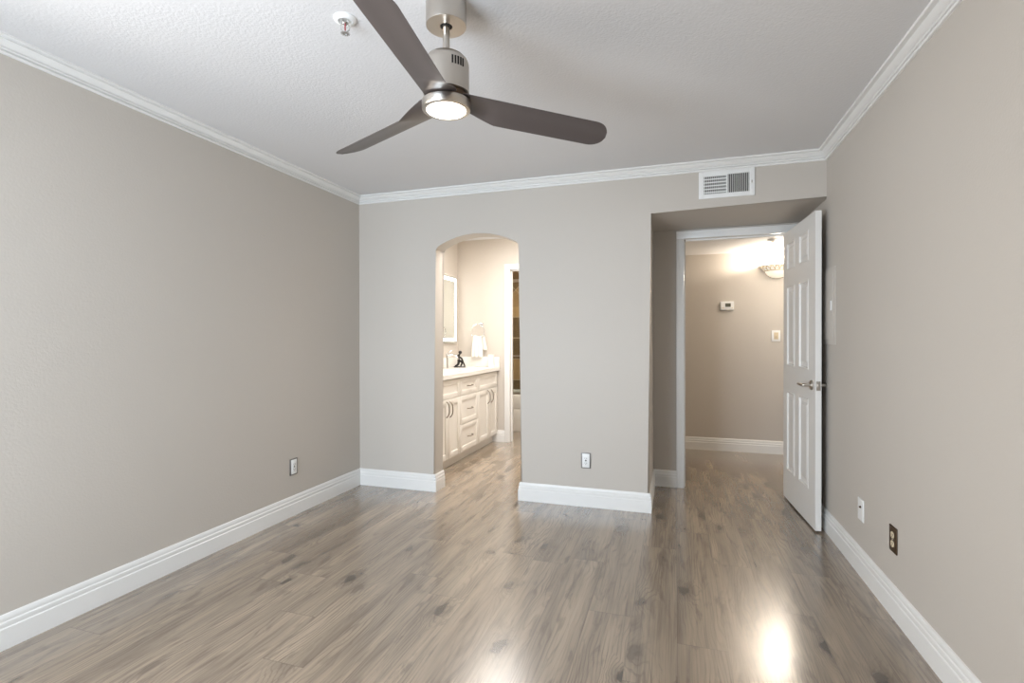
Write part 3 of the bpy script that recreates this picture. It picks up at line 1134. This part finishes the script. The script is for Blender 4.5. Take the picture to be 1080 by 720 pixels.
for Ra, Rb in zip(rows_, rows_[1:]):
    for k in range(4):
        mb.bm.faces.new((Ra[k], Ra[(k+1) % 4], Rb[(k+1) % 4], Rb[k]))
mb.bm.faces.new(rows_[-1])
mb.build('sink_basin', PORCEL, ct, shift=cl, smooth=False)

# faucet
fc = thing('faucet', 'chrome single lever faucet on the vanity countertop below the mirror', 'faucet', (-2.425, 5.20, CT))
mb = MB()
mb.lathe([(0, 0), (0.026, 0), (0.026, 0.006), (0.020, 0.010), (0.0175, 0.05), (0.0165, 0.150), (0.0165, 0.158), (0, 0.158)], 24)
mb.build('faucet_body', CHROME, fc)
mb = MB()
pts = [(0.0, 0, 0.125), (0.03, 0, 0.148), (0.065, 0, 0.158), (0.10, 0, 0.150), (0.122, 0, 0.128), (0.130, 0, 0.105)]
mb.tube(pts, [0.0125, 0.012, 0.0115, 0.011, 0.0105, 0.010], 14)
mb.build('spout', CHROME, fc)
mb = MB()
mb.lathe([(0, 0.158), (0.0165, 0.158), (0.014, 0.172), (0, 0.174)], 20)
mb.tube([(0, 0, 0.168), (0.02, 0.004, 0.182), (0.055, 0.008, 0.205)], [0.006, 0.0055, 0.0045], 10)
mb.build('lever', CHROME, fc)

# abstract black figurine
fg = thing('figurine', 'black abstract kneeling figurine on the vanity countertop', 'figurine', (-2.415, 5.53, CT), 0.30)
mb = MB()
mb.lathe([(0, 0), (0.070, 0), (0.072, 0.005), (0.066, 0.012), (0, 0.014)], 36, sy=0.55)
mb.build('base', BLACK, fg)
def sm(pts, rs, mb, k=5):
    P = [Vector(p) for p in pts]
    out, ro = [], []
    for i in range(len(P)-1):
        p0, p1, p2, p3 = P[max(i-1, 0)], P[i], P[i+1], P[min(i+2, len(P)-1)]
        for q in range(k):
            t = q/k
            out.append(0.5*((2*p1)+(-p0+p2)*t+(2*p0-5*p1+4*p2-p3)*t*t+(-p0+3*p1-3*p2+p3)*t**3))
            ro.append(rs[i]+(rs[i+1]-rs[i])*t)
    out.append(P[-1])
    ro.append(rs[-1])
    mb.tube(out, ro, 12)
mb = MB()
sm([(-0.055, 0, 0.014), (-0.020, 0, 0.035), (-0.012, 0, 0.075), (-0.020, 0, 0.115), (-0.004, 0, 0.150)], [0.009, 0.014, 0.016, 0.019, 0.013], mb)   # back and torso
sm([(-0.012, 0, 0.125), (0.020, 0.002, 0.105), (0.038, 0.004, 0.065), (0.060, 0.004, 0.014)], [0.012, 0.011, 0.010, 0.008], mb)                   # arm reaching down
sm([(-0.016, 0, 0.060), (0.010, -0.003, 0.075), (0.026, -0.004, 0.050), (0.012, -0.004, 0.014)], [0.014, 0.014, 0.011, 0.009], mb)                 # bent leg
sm([(-0.004, 0, 0.148), (0.004, 0, 0.162), (0.008, 0, 0.172)], [0.011, 0.009, 0.008], mb)
mb.lathe([(0, -0.020), (0.010, -0.017), (0.0165, -0.006), (0.0165, 0.006), (0.010, 0.017), (0, 0.020)], 20, c=(0.006, 0, 0.176), sx=1.25)
mb.build('figure_body', BLACK, fg)

# white tumbler
tb_ = thing('tumbler', 'white cylindrical tumbler at the end of the vanity countertop', 'tumbler', (-2.075, 5.672, CT))
mb = MB()
mb.lathe([(0, 0), (0.034, 0), (0.037, 0.004), (0.039, 0.145), (0.0375, 0.147), (0.036, 0.145), (0.034, 0.01), (0, 0.01)], 36)
mb.build('tumbler_body', PORCEL, tb_)

# lit mirror
MY0, MY1, MZ0, MZ1 = 4.25, 5.652, 1.182, 1.966
mr = thing('lit_mirror', 'frameless mirror with glowing frosted border above the vanity', 'mirror', (XL+0.004, (MY0+MY1)/2, MZ0))
ml = mr.location.copy()
mb = MB()
mb.box(XL+0.004, XL+0.032, MY0, MY1, MZ0, MZ1, 0.001)
mb.build('mirror_glass', SILVER, mr, shift=ml, smooth=False)
s0, s1 = 0.018, 0.055
for q in ((MY0+s0, MY1-s0, MZ1-s1, MZ1-s0), (MY0+s0, MY1-s0, MZ0+s0, MZ0+s1), (MY1-s1, MY1-s0, MZ0+s1, MZ1-s1), (MY0+s0, MY0+s1, MZ0+s1, MZ1-s1)):
    mb = MB()
    mb.box(XL+0.0315, XL+0.0328, *q)
    mb.build('light_strip', STRIP, mr, shift=ml, smooth=False)

# towel ring and towel
RC = Vector((-2.252, BY1-0.050, 1.315))
tr = thing('towel_ring', 'chrome towel ring on the bathroom end wall', 'towel ring', (RC.x+0.030, BY1, 1.400))
tl_ = tr.location.copy()
mb = MB()
mb.lathe([(0, 0), (0.024, 0), (0.024, 0.006), (0.012, 0.010), (0.010, 0.052), (0, 0.055)], 24, m=Matrix.Translation((tl_.x, BY1, 1.400)) @ Matrix.Rotation(PI/2, 4, 'X'))
mb.build('wall_mount', CHROME, tr, shift=tl_)
mb = MB()
mb.tube([(RC.x+0.086*math.cos(a), RC.y, RC.z+0.086*math.sin(a)) for a in [2*PI*k/48 for k in range(48)]], 0.0048, 10, closed=True)
mb.build('ring', CHROME, tr, shift=tl_)

tw = thing('hand_towel', 'white hand towel hanging through the towel ring', 'towel', (RC.x, RC.y, 1.0))
wl = tw.location.copy()
mb = MB()
nu, nv = 22, 26
zr = RC.z-0.086
grid_ = []
Lf, Lb = 0.232, 0.150
for j in range(nv+1):
    f = j/nv
    s_ = f*(Lf+Lb+0.04)
    row = []
    for i in range(nu+1):
        uu = i/nu*2-1
        if s_ < Lf:
            q = s_/Lf
            zc = zr+0.012-Lf*(1-q)
            yo = -0.020
            xo = 0.0
        elif s_ < Lf+0.04:
            q = (s_-Lf)/0.04
            a = PI*q
            zc = zr+0.012+0.016*math.sin(a)
            yo = -0.020*math.cos(a)
            xo = 0.030*q
        else:
            q = (s_-Lf-0.04)/Lb
            zc = zr+0.012-Lb*q
            yo = 0.020
            xo = 0.030+0.012*q
        near = math.exp(-((zc-zr)/0.07)**2)
        halfw = 0.066*(1-0.22*near)
        fold = 0.009*math.sin(uu*7.5+0.6)*(0.55+0.45*(1-near)) + 0.004*math.sin(uu*15)
        yo2 = yo+fold*(1 if yo < 0.01 else 0.6)
        sag = 0.014*near*uu*uu
        row.append(mb.bm.verts.new((RC.x+xo+uu*halfw, RC.y+yo2, zc+sag)))
    grid_.append(row)
for j in range(nv):
    for i in range(nu):
        mb.bm.faces.new((grid_[j][i], grid_[j][i+1], grid_[j+1][i+1], grid_[j+1][i]))
to = mb.build('towel_cloth', TOWEL, tw, shift=wl, angle=80)
md = to.modifiers.new('thickness', 'SOLIDIFY')
md.thickness = 0.007
md.offset = 0

# ---------------------------------------------------------------- shower
tub = thing('bathtub', 'white bathtub in the shower room beyond the casing', 'bathtub', (-1.73, 6.45, 0))
bl_ = tub.location.copy()
mb = MB()
mb.box(XL+0.005, BXR-0.002, 6.445, 7.215, 0, 0.30, 0.004)
mb.box(XL+0.005, BXR-0.002, 6.435, 6.555, 0.30, 0.485, 0.015, 3)
mb.box(XL+0.005, BXR-0.002, 7.125, 7.218, 0.30, 0.485, 0.015, 3)
mb.box(XL+0.005, XL+0.10, 6.50, 7.20, 0.30, 0.485, 0.01)
mb.box(BXR-0.10, BXR-0.002, 6.50, 7.20, 0.30, 0.485, 0.01)
mb.build('tub_body', PORCEL, tub, shift=bl_)
sd = thing('shower_enclosure', 'chrome framed sliding glass shower screen standing on the tub', 'shower screen', (-1.73, 6.49, 0.485))
sl = sd.location.copy()
mb = MB()
mb.box(XL+0.006, BXR-0.003, 6.475, 6.515, 0.485, 0.510, 0.002)
mb.box(XL+0.006, BXR-0.003, 6.475, 6.515, 1.98, 2.02, 0.002)
mb.box(XL+0.006, XL+0.03, 6.478, 6.512, 0.51, 1.98, 0.002)
mb.box(BXR-0.027, BXR-0.003, 6.478, 6.512, 0.51, 1.98, 0.002)
mb.build('screen_frame', NICKEL, sd, shift=sl)
mb = MB()
mb.box(XL+0.03, -1.70, 6.484, 6.490, 0.51, 1.98)
mb.build('glass_panel', GLASS, sd, shift=sl, smooth=False)
mb = MB()
mb.box(-1.76, BXR-0.027, 6.498, 6.504, 0.51, 1.98)
mb.build('glass_panel', GLASS, sd, shift=sl, smooth=False)
mb = MB()
mb.tube([(-2.42, 6.484, 1.0), (-2.42, 6.445, 1.0), (-1.84, 6.445, 1.0), (-1.84, 6.484, 1.0)], 0.009, 12)
mb.build('towel_bar', NICKEL, sd, shift=sl)
